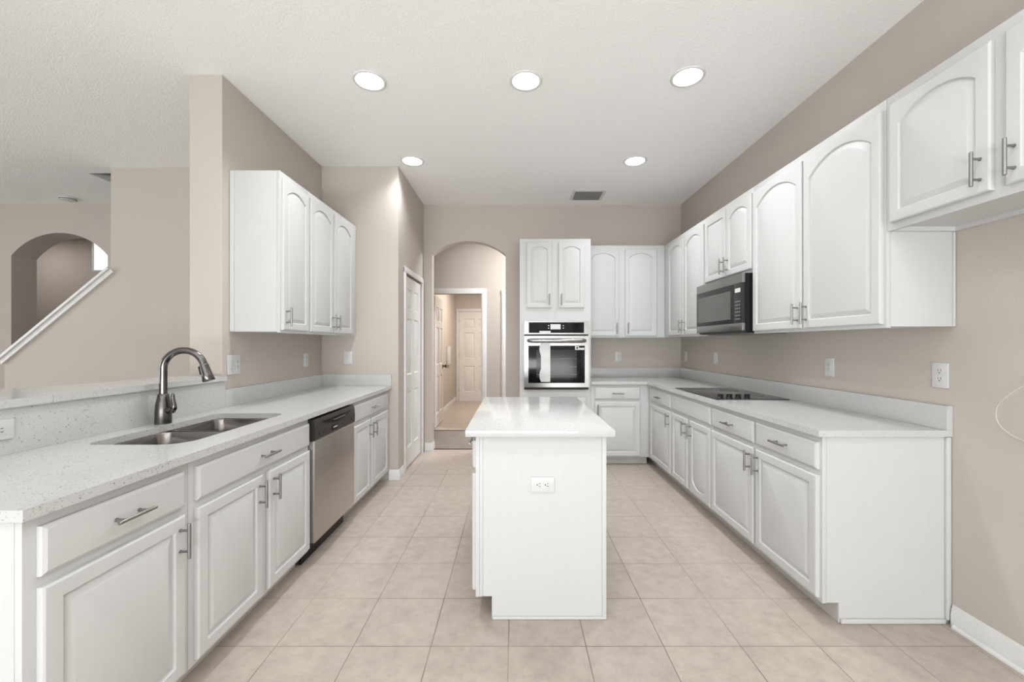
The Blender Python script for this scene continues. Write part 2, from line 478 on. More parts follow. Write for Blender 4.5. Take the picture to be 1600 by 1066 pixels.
# six-panel doors
def six_panel(wd, h, t=.035):
    bm = B()
    m_ = .105 if wd > .7 else .095; mid = .09
    pw = (wd - 2 * m_ - mid) / 2
    xs = [0, m_, m_ + pw, m_ + pw + mid, wd - m_, wd]
    zs = [0, .20, .20 + .60, .98, .98 + .60, 1.68, 1.68 + .22, h]
    for sgn, y in ((-1, 0.0), (1, t)):
        for i in range(5):
            for j in range(7):
                x0, x1, z0, z1 = xs[i], xs[i + 1], zs[j], zs[j + 1]
                if i in (1, 3) and j in (1, 3, 5):
                    def r(d, dep):
                        yy = y - sgn * dep
                        return [(x0 + d, yy, z0 + d), (x1 - d, yy, z0 + d), (x1 - d, yy, z1 - d), (x0 + d, yy, z1 - d)]
                    loops(bm, [r(0, 0), r(.010, .011), r(.020, .012), r(.048, .003)], cap0=False)
                else:
                    bm.faces.new([bm.verts.new(c) for c in ((x0, y, z0), (x1, y, z0), (x1, y, z1), (x0, y, z1))])
    for q in (((0, 0, 0), (0, t, 0), (0, t, h), (0, 0, h)), ((wd, 0, 0), (wd, 0, h), (wd, t, h), (wd, t, 0)),
              ((0, 0, h), (0, t, h), (wd, t, h), (wd, 0, h)), ((0, 0, 0), (wd, 0, 0), (wd, t, 0), (0, t, 0))):
        bm.faces.new([bm.verts.new(c) for c in q])
    bmesh.ops.remove_doubles(bm, verts=bm.verts, dist=1e-5)
    return bm
d1 = struct('door_1', six_panel(.718, 2.025), 'trim', (-1.146, 4.261, .014), (0, 0, PI / 2), angle=20)
bm = B(); tube(bm, [(.085, 0, .86), (.085, -.012, .86)], .007); box(bm, .071, .099, -.026, -.012, .846, .874, bev=.004)
obj('door_knob', bm, 'plastic', d1)
d2 = struct('door_2', six_panel(.745, 2.065), 'doorpaint', (-1.245, 6.40, .012), (0, 0, math.radians(90.5)), angle=20)
bm = B(); tube(bm, [(.685, -.004, .93), (.685, -.012, .93)], .032, 20); tube(bm, [(.685, -.012, .93), (.685, -.035, .93), (.685, -.045, .93), (.685, -.06, .93), (.685, -.068, .93)], [.012, .012, .026, .028, .016], 20)
obj('door_knob', bm, 'bronze', d2)
d3 = struct('door_3', six_panel(.81, 2.065), 'doorpaint', (-1.31, 9.595, .012), (0, 0, 0), angle=20)
for z in (.25, 1.05, 1.85):
    bm = B(); tube(bm, [(-.002, -.006, z - .045), (-.002, -.006, z + .045)], .006, 10); obj('hinge', bm, 'nickel', d3)
d4 = struct('door_4', six_panel(.758, 2.065), 'doorpaint', (-.142, 6.34, .012), (0, 0, 0), angle=20)
bm = B(); tube(bm, [(.02, -.05, 1.995), (.02, -.05, 2.06)], .007, 10); obj('hinge', bm, 'bronze', d4)

bm = B(); box(bm, -1.3855, -1.345, 8.28, 8.60, .90, 1.27, bev=.008)
pb = thing('wall_box', 'white plastic box hung on the laundry room wall past the open door', 'wall box', (-1.3855, 8.44, .90))
obj('cover', bxo(.0005, .040, -.16, .16, 0, .37, bev=.008), 'plastic', pb)
bm.free()

# ------------------------------------------------------------------ cabinet parts
def door_loops(wd, h, style, d):
    """panel outline inset d from the frame's inner edge; same point count as the outer rectangle"""
    st, rail, sh = .046, .046, .19 * (wd - .092)
    x0, x1 = st + d, wd - st - d
    zb, zt = rail + d, h - rail - d
    n = 16
    def arc(zs, za, up):
        w_ = (x1 - x0) / 2; r_ = max(abs(za - zs), 1e-5)
        R = (w_ * w_ + r_ * r_) / (2 * r_); cx = (x0 + x1) / 2
        out = []
        for k in range(n + 1):
            x = x1 + (x0 - x1) * k / n
            q = math.sqrt(max(0, R * R - (x - cx) ** 2))
            out.append((x, (za - R + q) if up else (za + R - q)))
        return out
    if style == 'arch':
        return [(x0, zb), (x1, zb)] + arc(zt - sh, zt, True)
    if style == 'archlow':
        # same points, turned upside down
        lo = [(x, h - z) for x, z in door_loops(wd, h, 'arch', d)]
        return lo
    top = [(x1 + (x0 - x1) * k / n, zt) for k in range(n + 1)]
    return [(x0, zb), (x1, zb)] + top
def rect_loop(wd, h, d, flip=False):
    n = 16
    pts = [(d, d), (wd - d, d)] + [(wd - d + (2 * d - wd) * k / n, h - d) for k in range(n + 1)]
    if flip: pts = [(x, h - z) for x, z in pts]
    return pts
def cab_door(wd, h, style='square', t=.019):
    fl = style == 'archlow'
    def at(pts, y): return [(x, y, z) for x, z in pts]
    bm = B()
    D = lambda d: door_loops(wd, h, style, d)
    loops(bm, [at(rect_loop(wd, h, 0, fl), 0), at(rect_loop(wd, h, 0, fl), -t + .006), at(rect_loop(wd, h, .0015, fl), -t + .0035),
               at(rect_loop(wd, h, .006, fl), -t + .0004), at(rect_loop(wd, h, .009, fl), -t),
               at(D(0), -t), at(D(.0015), -t + .0012), at(D(.004), -t + .0086), at(D(.0075), -t + .0094),
               at(D(.010), -t + .0084), at(D(.031), -t + .0014), at(D(.0325), -t + .0009)])
    return bm
def drawer_front(wd, h, t=.019):
    bm = B()
    def at(d, y): return [(d, y, d), (wd - d, y, d), (wd - d, y, h - d), (d, y, h - d)]
    loops(bm, [at(0, 0), at(0, -t + .009), at(.002, -t + .006), at(.006, -t + .0035), at(.010, -t + .0006), at(.013, -t)])
    return bm
def pull_mesh():
    bm = B(); L = .064
    tube(bm, [(0, -.034, -L), (0, -.034, -L + .0015), (0, -.034, L - .0015), (0, -.034, L)], [.0045, .006, .006, .0045], 14)
    for z in (-.038, .038): tube(bm, [(0, -.001, z), (0, -.004, z), (0, -.0045, z), (0, -.030, z)], [.0062, .0062, .0044, .0044], 10)
    return finish(bm, 'handle', 40)
PULL = pull_mesh(); PULL.materials.append(M['nickel'])
def add_pull(parent, x, z, horizontal=False):
    o = bpy.data.objects.new('handle', PULL); COL.objects.link(o)
    o.parent = parent; o.location = (x, -.0192, z)
    if horizontal: o.rotation_euler = (0, PI / 2, 0)
    return o
def put_door(root, x0, x1, z0, z1, style, pull=None):
    """pull: (side 'a' = low x | 'b' = high x, end 'top' | 'bottom')"""
    d = obj('door', cab_door(x1 - x0, z1 - z0, style), 'cab', root, (x0, -.0008, z0), angle=24)
    if pull:
        x = .030 if pull[0] == 'a' else (x1 - x0) - .030
        z = (z1 - z0) - .085 if pull[1] == 'top' else .088
        add_pull(d, x, z)
    return d
def put_drawer(root, x0, x1, z0, z1, pull=True, name='drawer'):
    d = obj(name, drawer_front(x1 - x0, z1 - z0), 'cab', root, (x0, -.0008, z0), angle=24)
    if pull: add_pull(d, (x1 - x0) / 2, (z1 - z0) / 2, True)
    return d
def base_body(W, H, D, toe=.095, rec=.078, low=None):
    bm = B(); T = .0195
    top = low or H
    prism(bm, [(T, toe), (rec, toe), (rec, .001), (D, .001), (D, top), (T, top)], 'x', 0, W)
    return bm
def base_cab(label, loc, rot, W, D, doors, drawers, group, low=None, H=.883, name='base_cabinet', cat='cabinet', mat='cab'):
    r = thing(name, label, cat, loc, rot, group)
    obj('carcass', base_body(W, H, D, low=low), mat, r)
    obj('face_frame', bxo(0, W, 0, .019, .092, H, bev=.001), 'cab', r)
    obj('toe_kick', bxo(.001, W - .001, .0755, .0775, .001, .0915), 'rawwood', r)
    for d in drawers: put_drawer(r, *d)
    for d in doors: put_door(r, *d)
    return r
def wall_cab(label, loc, rot, W, H, D, doors, group, name='wall_cabinet', recess=0.0, mat='cab'):
    r = thing(name, label, 'cabinet', loc, rot, group)
    bm = B()
    if recess:
        box(bm, 0, W, .0195, D, recess, H); box(bm, 0, .016, .0195, D, 0, recess); box(bm, W - .016, W, .0195, D, 0, recess)
        box(bm, .016, W - .016, D - .016, D, 0, recess)
    else: box(bm, 0, W, .0195, D, .006, H, bev=.001)
    obj('carcass', bm, mat, r)
    obj('face_frame', bxo(0, W, 0, .019, 0, H, bev=.001), 'cab', r)
    for d in doors: put_door(r, *d)
    return r
ZD0, ZD1, ZW0, ZW1 = .112, .694, .722, .852       # base door and drawer heights
UZ, UT = 1.397, 2.465                             # wall cabinets, bottom and top

# ---- range wall, base (frame faces -x; local x runs towards the camera)
XF = 1.455; RR = -PI / 2; DB = XR - XF - .002
y0 = 5.098
base_cab('white single-door drawer base in the far corner, touching the short oven-wall counter run', (XF, y0, 0), RR, y0 - 3.80, DB,
         [(y0 - 4.394, y0 - 3.814, ZD0, ZD1, 'square', ('b', 'top'))], [(y0 - 4.394, y0 - 3.814, ZW0, ZW1)], 'range wall base cabinets')
y0 = 3.798
base_cab('white two-door base under the black cooktop with a plain handleless panel above', (XF, y0, 0), RR, y0 - 3.028, DB,
         [(y0 - 3.782, y0 - 3.443, ZD0, ZD1, 'square', ('b', 'top')), (y0 - 3.392, y0 - 3.037, ZD0, ZD1, 'archlow', ('a', 'top'))],
         [(y0 - 3.782, y0 - 3.037, ZW0, ZW1, False, 'false_front')], 'range wall base cabinets')
y0 = 3.026
rc = base_cab('white two-drawer two-door base ending in the tall plain side panel by the bare wall', (XF, y0, 0), RR, y0 - 1.949, DB,
         [(y0 - 3.019, y0 - 2.488, ZD0, ZD1, 'square', ('b', 'top')), (y0 - 2.465, y0 - 1.964, ZD0, ZD1, 'square', ('a', 'top'))],
         [(y0 - 3.019, y0 - 2.488, ZW0, ZW1), (y0 - 2.465, y0 - 1.964, ZW0, ZW1)], 'range wall base cabinets')
W_ = y0 - 1.949
bm = B(); box(bm, W_ + .0005, W_ + .014, DB - .022, DB - .0005, .02, .882, bev=.004); obj('scribe_trim', bm, 'cab', rc)
bm = B(); box(bm, W_ + .0005, W_ + .013, .080, DB - .024, .001, .022, bev=.005); obj('shoe_moulding', bm, 'cab', rc)

# ---- oven wall, base
base_cab('white one-drawer one-door base beside the oven tower, partly behind the island', (.823, 4.475, 0), 0, 1.4535 - .823, YB - 4.475 - .002,
         [(.862 - .823, 1.356 - .823, .106, ZD1, 'square', ('a', 'top'))], [(.862 - .823, 1.356 - .823, ZW0, ZW1)], 'oven wall cabinets')

# ---- sink wall, base (frame faces +x; local x runs away from the camera)
XFL = -1.23; RL = PI / 2; DL = XFL - XL - .002
y0 = 1.026
base_cab('white one-drawer one-door base at the near end of the sink counter', (XFL, y0, 0), RL, 1.545 - y0, DL,
         [(1.056 - y0, 1.515 - y0, ZD0, ZD1, 'square', ('b', 'top'))], [(1.056 - y0, 1.515 - y0, ZW0, ZW1)], 'sink wall base cabinets')
y0 = 1.547
base_cab('white two-door base directly under the sink with one wide handled panel', (XFL, y0, 0), RL, 2.443 - y0, DL,
         [(1.575 - y0, 1.978 - y0, ZD0, ZD1, 'square', ('b', 'top')), (2.030 - y0, 2.430 - y0, ZD0, ZD1, 'square', ('a', 'top'))],
         [(1.575 - y0, 2.430 - y0, ZW0, ZW1, True, 'false_front')], 'sink wall base cabinets', low=.64)
y0 = 3.062
base_cab('white one-drawer two-door base between the dishwasher and the pantry wall', (XFL, y0, 0), RL, 3.998 - y0, DL,
         [(3.096 - y0, 3.450 - y0, ZD0, ZD1, 'square', ('b', 'top')), (3.482 - y0, 3.925 - y0, ZD0, ZD1, 'square', ('a', 'top'))],
         [(3.096 - y0, 3.925 - y0, ZW0, ZW1)], 'sink wall base cabinets')

# ---- range wall, wall cabinets
XU = 1.735; DU = XR - XU - .002
HU = UT - UZ; zb, zt = .018, HU - .045
y0 = 5.098
wall_cab('tall arched two-door white wall cabinet in the far corner beside the microwave', (XU, y0, UZ), RR, y0 - 3.746, HU, DU,
         [(y0 - 4.626, y0 - 4.209, zb, zt, 'arch', ('b', 'bottom')), (y0 - 4.190, y0 - 3.757, zb, zt, 'arch', ('a', 'bottom'))], 'range wall upper cabinets')
y0 = 3.744
wall_cab('short two-door white wall cabinet directly above the microwave', (XU, y0, 1.845), RR, y0 - 2.989, UT - 1.845, DU,
         [(y0 - 3.732, y0 - 3.364, .026, .575, 'square', ('b', 'bottom')), (y0 - 3.352, y0 - 2.998, .026, .575, 'arch', ('a', 'bottom'))], 'range wall upper cabinets')
y0 = 2.987
wc = wall_cab('large tall arched two-door white wall cabinet with a bare grey-white end panel', (XU, y0, UZ), RR, y0 - 1.922, HU, DU,
         [(y0 - 2.978, y0 - 2.470, zb, zt, 'arch', ('b', 'bottom')), (y0 - 2.456, y0 - 1.937, zb, zt, 'arch', ('a', 'bottom'))], 'range wall upper cabinets')
W_ = y0 - 1.922
obj('scribe_trim', bxo(W_ + .0003, W_ + .006, DU - .012, DU - .0005, .007, .446, bev=.002), 'cab', wc)
y0 = 1.920
wall_cab('short arched two-door white wall cabinet over the empty fridge space', (XU, y0, 1.845), RR, y0 - 1.0, UT - 1.845, DU,
         [(y0 - 1.892, y0 - 1.488, .032, .575, 'arch', ('b', 'bottom')), (y0 - 1.444, y0 - 1.03, .032, .575, 'arch', ('a', 'bottom'))], 'range wall upper cabinets', recess=.02)

# ---- oven wall, wall cabinet
wall_cab('arched two-door white wall cabinet on the oven wall beside the oven tower', (.823, 4.775, UZ), 0, 1.7335 - .823, HU, YB - 4.775 - .002,
         [(.012, 1.202 - .823, zb, zt, 'arch', ('b', 'bottom')), (1.272 - .823, 1.639 - .823, zb, zt, 'arch', ('a', 'bottom'))], 'oven wall cabinets')

# ---- sink wall, wall cabinets
XUL = -1.55; DUL = XUL - XL - .002
y0 = 2.71
wc = wall_cab('narrow arched single-door white wall cabinet over the sink counter, its side panel showing', (XUL, y0, UZ), RL, 3.0745 - y0, HU, DUL,
         [(2.722 - y0, 3.060 - y0, zb, zt, 'arch', ('a', 'bottom'))], 'sink wall upper cabinets')
obj('scribe_trim', bxo(-.006, -.0003, DUL - .028, DUL - .0005, .007, HU - .002, bev=.002), 'cab', wc)
y0 = 3.0765
wall_cab('wide arched two-door white wall cabinet above the dishwasher, touching the pantry wall', (XUL, y0, UZ), RL, 3.998 - y0, HU, DUL,
         [(3.089 - y0, 3.473 - y0, zb, zt, 'arch', ('b', 'bottom')), (3.497 - y0, 3.885 - y0, zb, zt, 'arch', ('a', 'bottom'))], 'sink wall upper cabinets')

# ---- oven tower
tw = thing('oven_cabinet', 'tall white cabinet tower holding the built-in oven under two arched doors', 'cabinet', (.05, 4.475, 0), 0, 'oven wall cabinets')
TW, TD = .771, YB - 4.475 - .002
OZ0, OZ1 = .826, 1.566
bm = B()
prism(bm, [(.0195, .095), (.078, .095), (.078, .001), (TD, .001), (TD, OZ0), (.0195, OZ0)], 'x', 0, TW)
box(bm, 0, TW, .0195, TD, OZ1, UT); box(bm, 0, .03, .0195, TD, OZ0, OZ1); box(bm, TW - .03, TW, .0195, TD, OZ0, OZ1); box(bm, .03, TW - .03, TD - .02, TD, OZ0, OZ1)
obj('carcass', bm, 'cab', tw)
bm = B(); box(bm, 0, TW, 0, .019, .092, OZ0); box(bm, 0, TW, 0, .019, OZ1, UT); box(bm, 0, .05, 0, .019, OZ0, OZ1); box(bm, TW - .05, TW, 0, .019, OZ0, OZ1)
obj('face_frame', bm, 'cab', tw)
put_door(tw, .073, .348, 1.714 , 2.427, 'arch', ('b', 'bottom'))
put_door(tw, .419, .700, 1.714 , 2.427, 'arch', ('a', 'bottom'))
put_drawer(tw, .05, TW - .05, .112, .74)

# ------------------------------------------------------------------ island
isl = thing('kitchen_island', 'white free-standing island with an outlet in its plain end panel', 'island', (-.19, 3.12, 0), RR)
IW, ID = 3.12 - 1.9785, .627
obj('carcass', base_body(IW, .883, ID, toe=.108, rec=.080), 'cab', isl)
obj('face_frame', bxo(0, IW, 0, .019, .105, .883, bev=.001), 'cab', isl)
obj('toe_kick', bxo(.001, IW - .001, .0775, .0795, .001, .104), 'cab', isl)
for k in range(2):
    a, b = .02 + k * (IW / 2 - .01), .02 + k * (IW / 2 - .01) + IW / 2 - .03
    put_drawer(isl, a, b, ZW0, ZW1); put_door(isl, a, b, .128, ZD1, 'square', ('b' if k == 0 else 'a', 'top'))
obj('corner_trim', bxo(IW + .0004, IW + .006, ID - .020, ID + .0005, .002, .882, bev=.002), 'cab', isl)
obj('corner_trim', bxo(IW + .0004, IW + .005, .0195, .034, .109, .882, bev=.002), 'cab', isl)
obj('shoe_moulding', bxo(IW + .0004, IW + .010, .081, ID - .001, .001, .014, bev=.003), 'cab', isl)
bm = B(); box(bm, -.235, .470, 1.932, 3.165, .8845, .9145, bev=.002); tag(obj('island_worktop', bm, 'quartz'), 'speckled white quartz slab lying on the island', 'worktop')

# ------------------------------------------------------------------ worktops and splashes
def slab_with_hole(outer, hole, z0, z1):
    bm = B(); es = []
    for lp in (outer, hole):
        vs = [bm.verts.new((x, y, z1)) for x, y in lp]
        es += [bm.edges.new((vs[i], vs[(i + 1) % len(vs)])) for i in range(len(vs))]
    bmesh.ops.triangle_fill(bm, edges=es, use_beauty=True)
    top = list(bm.faces)
    r = bmesh.ops.extrude_face_region(bm, geom=top)
    for v in [g for g in r['geom'] if isinstance(g, bmesh.types.BMVert)]: v.co.z = z0
    return bm
HX0, HX1, HY0, HY1 = -1.745, -1.345, 1.66, 2.415
hole = rrect(HX0, HX1, HY0, HY1, [.10, .06, .05, .05])
tag(obj('worktop', slab_with_hole([(XL + .001, 1.003), (-1.20, 1.003), (-1.20, 3.998), (XL + .001, 3.998)], hole, .8845, .9145), 'quartz'),
    'long speckled white quartz counter with the sink cut into it', 'worktop')
bm = B()
prism(bm, [(.8225, 4.445), (1.425, 4.445), (1.425, 1.932), (XR - .001, 1.932), (XR - .001, YB - .001), (.8225, YB - .001)], 'z', .8845, .9145)
tag(obj('worktop', bm, 'quartz'), 'corner-turning speckled white quartz counter carrying the black cooktop', 'worktop')
ST = 1.028
bm = B(); prism(bm, [(XL + .001, 2.641), (XL + .021, 2.641), (XL + .021, 3.978), (-1.20, 3.978), (-1.20, 3.9985), (XL + .001, 3.9985)], 'z', .915, ST)
tag(obj('backsplash', bm, 'quartz'), 'low quartz upstand below the sink-side wall cabinets, returning along the pantry wall', 'backsplash')
tag(obj('backsplash', bxo(XL + .001, XL + .021, 1.003, 2.639, .915, 1.0865), 'quartz'), 'taller quartz strip behind the faucet, rising to the raised bar ledge', 'backsplash')
tag(obj('backsplash', bxo(XR - .029, XR - .001, 1.932, YB - .022, .915, ST), 'quartz'), 'long low quartz upstand behind the black cooktop', 'backsplash')
tag(obj('backsplash', bxo(.8225, XR - .030, YB - .021, YB - .001, .915, ST), 'quartz'), 'short low quartz upstand on the oven wall beside the oven tower', 'backsplash')
# raised bar ledge, in two slabs
bm = B()
prism(bm, [(-1.845, 2.634), (-1.845, 1.645), (-2.355, 1.645), (-2.115, 2.634)], 'z', 1.0875, 1.1175)
prism(bm, [(-1.845, 1.643), (-1.845, .985), (-2.53, .985), (-2.355, 1.643)], 'z', 1.0875, 1.1175)
tag(obj('bar_ledge', bm, 'quartz'), 'raised speckled quartz bar ledge on the half wall behind the faucet', 'bar ledge')

# ------------------------------------------------------------------ sink and faucet
sk = thing('sink', 'undermount stainless double-bowl sink set into the long counter', 'sink', (0, 0, .66))
bm = B()
def at(pts, z): return [(x, y, z) for x, y in pts]
# flange: outer ring below the stone, around both bowls
ymid0, ymid1 = 2.045, 2.072
b1 = (HX0 - .004, HX1 + .004, HY0 - .004, ymid0); b2 = (HX0 - .004, HX1 + .004, ymid1, HY1 + .004)
def bowl(q, ra):
    bm = B()
    x0, x1, a0, a1 = q
    zt_ = .884 - .66 - .001
    Ls = []
    for ins, z, r in ((-.006, zt_, .06), (0, zt_, .06), (.003, zt_ - .006, .06), (.008, zt_ - .10, .058), (.014, .045, .055), (.022, .026, .05), (.040, .014, .04), (.07, .010, .03)):
        Ls.append(at(rrect(x0 + ins, x1 - ins, a0 + ins, a1 - ins, [max(.02, v - ins * .3) for v in ra]), z))
    inner = Ls[:]
    outer = [[(x + (.0 if False else 0), y, z) for x, y, z in l] for l in Ls]
    loops(bm, inner, cap0=False)
    return bm
obj('basin', bowl(b1, [.10, .05, .05, .06]), 'sink', sk)
obj('basin', bowl(b2, [.05, .06, .05, .05]), 'sink', sk)
for q in (b1, b2):
    bm = B(); lathe(bm, [(.004, .0125), (.035, .0125), (.042, .0145), (.045, .0105), (.045, .0102)], 28, (q[0] + q[1]) / 2, (q[2] + q[3]) / 2)
    obj('drain', bm, 'steel', sk)
bm = B(); box(bm, HX0 + .03, HX1 - .03, ymid0 + .001, ymid1 - .001, .19, .2215, bev=.004); obj('divider', bm, 'sink', sk)

FX, FY, FZ = -1.800, 2.105, .9148
fc = thing('faucet', 'tall dark steel gooseneck faucet with pull-down head behind the sink', 'faucet', (FX, FY, FZ))
bm = B()
lathe(bm, [(.030, 0), (.036, .0005), (.036, .006), (.0355, .02), (.035, .06), (.032, .10), (.0265, .13), (.0225, .150), (.0205, .152), (.019, .153)], 32)
obj('body', bm, 'faucet', fc, angle=50)
bm = B()
R_ = .094; zc = .279
dirx, diry = .985, .17
pts = [(0, 0, .150), (0, 0, .20), (0, 0, .24)]
for k in range(0, 23):
    t = PI - k * (PI * .93) / 22
    u = R_ + R_ * math.cos(t); pts.append((u * dirx, u * diry, zc + R_ * math.sin(t)))
tube(bm, pts, .0172, 18)
obj('spout', bm, 'faucet', fc, angle=50)
end = Vector(pts[-1]); d = (Vector(pts[-1]) - Vector(pts[-2])).normalized()
bm = B()
tube(bm, [end - d * .004, end + d * .002, end + d * .006, end + d * .055, end + d * .085, end + d * .089], [.0185, .0205, .0205, .0245, .0285, .026], 24)
hd = obj('spray_head', bm, 'faucet', fc, angle=50)
bm = B(); q = end + d * .03
e1 = Vector((-dirx, -diry, 0)); box(bm, -.006, .006, -.008, .008, -.022, .022, bev=.003)
obj('spray_button', bm, 'black', hd, tuple(q + e1 * .0225 + Vector((0, 0, -.002))), (0, -.2, math.atan2(diry, dirx)))
bm = B(); tube(bm, [(.012, -.004, .070), (.030, -.008, .070), (.052, -.012, .070), (.055, -.0125, .070)], [.0165, .0165, .016, .012], 18)
obj('valve_stub', bm, 'faucet', fc, angle=50)
bm = B()
tube(bm, [(.046, -.011, .062), (.060, -.013, .066), (.068, -.014, .080), (.067, -.014, .100), (.061, -.013, .122), (.059, -.0125, .140), (.061, -.013, .152), (.0615, -.013, .155)],
     [.010, .0125, .0118, .010, .0092, .0085, .007, .004], 16)
obj('lever', bm, 'faucet', fc, angle=50)

# ------------------------------------------------------------------ dishwasher
dw = thing('dishwasher', 'stainless dishwasher with black control strip under the long counter', 'dishwasher', (XFL, 2.448, 0), RL)
DWW = 3.058 - 2.448
obj('tub', bxo(.004, DWW - .004, .03, .56, .10, .868), 'black', dw)
bm = B(); box(bm, .003, DWW - .003, -.036, .028, .132, .741, bev=.006, seg=3); dd = obj('door', bm, 'steel', dw)
bm = B()
zc0, zc1 = .7425, .868
prof = [(.028, zc0), (-.036, zc0), (-.039, zc0 + .006), (-.041, zc0 + .05), (-.036, zc1 - .02), (-.028, zc1), (.028, zc1)]
prism(bm, prof, 'x', .002, DWW - .002)
cp = obj('control_panel', bm, 'charcoal', dw)
bm = B()
n = 20; rs = []
for k in range(n + 1):
    x = .09 + (DWW - .17) * k / n; q = 4 * (k / n) * (1 - k / n)
    dep = .034 * q + .002
    rs.append([(x, -.0405, zc1 - .024), (x, -.0425, zc1 - .024 - dep * .5), (x, -.0415, zc1 - .024 - dep), (x, -.038, zc1 - .024 - dep * .5)])
loops(bm, rs); obj('handle_pocket', bm, 'blackglass', cp)
bm = B(); box(bm, DWW * .40, DWW * .70, -.0450, -.0420, zc1 - .044, zc1 - .038, bev=.001); obj('grip_edge', bm, 'nickel', cp)
bm = B(); box(bm, DWW * .36, DWW * .60, -.0418, -.0405, zc0 + .016, zc0 + .052, bev=.0005); obj('display_window', bm, 'black', cp)
bm = B(); box(bm, DWW * .40, DWW * .49, -.0428, -.0420, zc0 + .031, zc0 + .038); obj('badge', bm, 'sticker', cp)
for k in range(4):
    bm = B(); x = (.06, .115, DWW - .13, DWW - .065)[k]
    tube(bm, [(x, -.0402, zc0 + .032), (x, -.0425, zc0 + .032)], .009, 14); obj('button', bm, 'charcoal', cp)
obj('toe_panel', bxo(.004, DWW - .004, .045, .060, .004, .125, bev=.002), 'black', dw)
for x in (.05, DWW - .05):
    bm = B(); tube(bm, [(x, .10, .001), (x, .10, .10)], .015, 10); obj('foot', bm, 'black', dw)

# ------------------------------------------------------------------ wall oven
ov = thing('wall_oven', 'stainless built-in oven with black glass door and a protective paper band', 'oven', (.05 + .0455, 4.475, OZ0), 0)
OW, OH = .700, OZ1 - OZ0
obj('oven_box', bxo(.010, OW - .026, .022, .56, .004, OH - .004), 'black', ov)
bm = frame_bm(0, OW, OH - .138, OH + .004, -.030, -.0008, .014)
box(bm, .0141, .052, -.030, -.0008, OH - .124, OH - .010); box(bm, OW - .052, OW - .0141, -.030, -.0008, OH - .124, OH - .010)
obj('control_frame', bm, 'steel_h', ov)
cpn = obj('control_panel', bxo(.0525, OW - .0525, -.028, -.002, OH - .1235, OH - .0105), 'blackglass', ov)
obj('display', bxo(.285, .395, -.0292, -.0285, OH - .085, OH - .030), 'sticker', cpn)
for k, (x, z) in enumerate(((.265, OH - .045), (.265, OH - .072), (.425, OH - .045), (.425, OH - .072))):
    obj('key', bxo(x - .005, x + .005, -.0288, -.0284, z - .005, z + .005), 'screen', cpn)
obj('gap_vent', bxo(.004, OW - .004, -.012, -.0008, OH - .155, OH - .1395), 'dark', ov)
dz0, dz1 = .030, OH - .157
bm = frame_bm(0, OW, dz0, dz1, -.046, -.0008, .046)
box(bm, .0461, OW - .0461, -.046, -.0008, dz1 - .105, dz1 - .0461)
od = obj('oven_door', bm, 'steel_h', ov)
gx0, gx1, gz0, gz1 = .0465, OW - .0465, dz0 + .0465, dz1 - .1055
obj('door_glass', bxo(gx0, gx1, -.043, -.010, gz0, gz1), 'blackglass', od)
bm = B(); box(bm, gx0 + .085, gx1 - .085, -.0436, -.0432, gz0 + .055, gz1 - .045); obj('inner_window', bm, 'ovenwindow', od)
for k in range(3):
    z = gz0 + .09 + k * .085
    bm = B(); tube(bm, [(gx0 + .09, -.045, z), (gx1 - .09, -.045, z)], .0012, 8); obj('rack', bm, 'nickel', od)
bm = B()
zh = dz1 - .052
hp = [(.045, -.046, zh), (.050, -.070, zh), (.060, -.086, zh), (.085, -.093, zh), (OW / 2, -.098, zh), (OW - .085, -.093, zh), (OW - .060, -.086, zh), (OW - .050, -.070, zh), (OW - .045, -.046, zh)]
tube(bm, hp, [.016, .019, .021, .023, .024, .023, .021, .019, .016], 18); obj('handle', bm, 'steel_h', od, angle=60)
bm = B()
rs = []
bx0 = .182
for k in range(13):
    z = gz0 + .012 + (gz1 - gz0 + .03) * k / 12
    sag = .004 * math.sin(k * 1.9); wv = .010 * math.sin(k * .8)
    rs.append([(bx0 - max(0, wv) * 1.8, -.0475 - .002 + sag * .3, z), (bx0 + .10, -.0475, z), (bx0 + .10, -.0468, z), (bx0 - max(0, wv) * 1.8, -.0468, z)])
loops(bm, rs); pbnd = obj('paper_band', bm, 'film', od); pbnd['label'] = 'loose pale protective strip over the oven glass'
obj('paper_band', bxo(bx0 - .015, bx0 + .105, -.0312, -.0305, OH - .137, OH - .103), 'sticker', ov)
bm = B(); box(bm, gx1 - .105, gx1 - .004, -.0445, -.0437, gz1 - .045, gz1 - .022); box(bm, gx1 - .105, gx1 - .062, -.0445, -.0437, gz1 - .0219, gz1 - .004)
stk = obj('sticker', bm, 'sticker', od); stk['label'] = 'white energy sticker in the corner of the glass'
obj('sticker_mark', bxo(gx1 - .090, gx1 - .074, -.0449, -.0446, gz1 - .034, gz1 - .012), 'charcoal', stk)
obj('bottom_vent', bxo(.002, OW - .002, -.020, -.0008, .004, .028), 'dark', ov)

# ------------------------------------------------------------------ microwave
MW, MH, MD = 3.742 - 2.992, .435, XR - 1.65 - .003
mw = thing('microwave', 'stainless and black over-range microwave hung below the short wall cabinet', 'microwave', (1.65, 3.742, 1.404), RR)
bm = B(); prism(bm, [(.022, .012), (.04, .0), (MD, .0), (MD, MH), (.022, MH)], 'x', 0, MW); obj('housing', bm, 'black', mw)
obj('top_vent', bxo(0, MW, 0, .0215, MH - .068, MH, bev=.002), 'steel_h', mw)
bot = obj('bottom_strip', bxo(0, MW, 0, .0215, .016, .073, bev=.002), 'steel_h', mw)
md = obj('door', bxo(.001, .628, .0, .0215, .0735, MH - .0685, bev=.001), 'charcoal', mw)
obj('door_window', bxo(.028, .588, -.0012, -.0002, .105, MH - .112), 'greyglass', md)
cpm = obj('control_panel', bxo(.632, MW - .001, .001, .0215, .0735, MH - .0685, bev=.001), 'charcoal', mw)
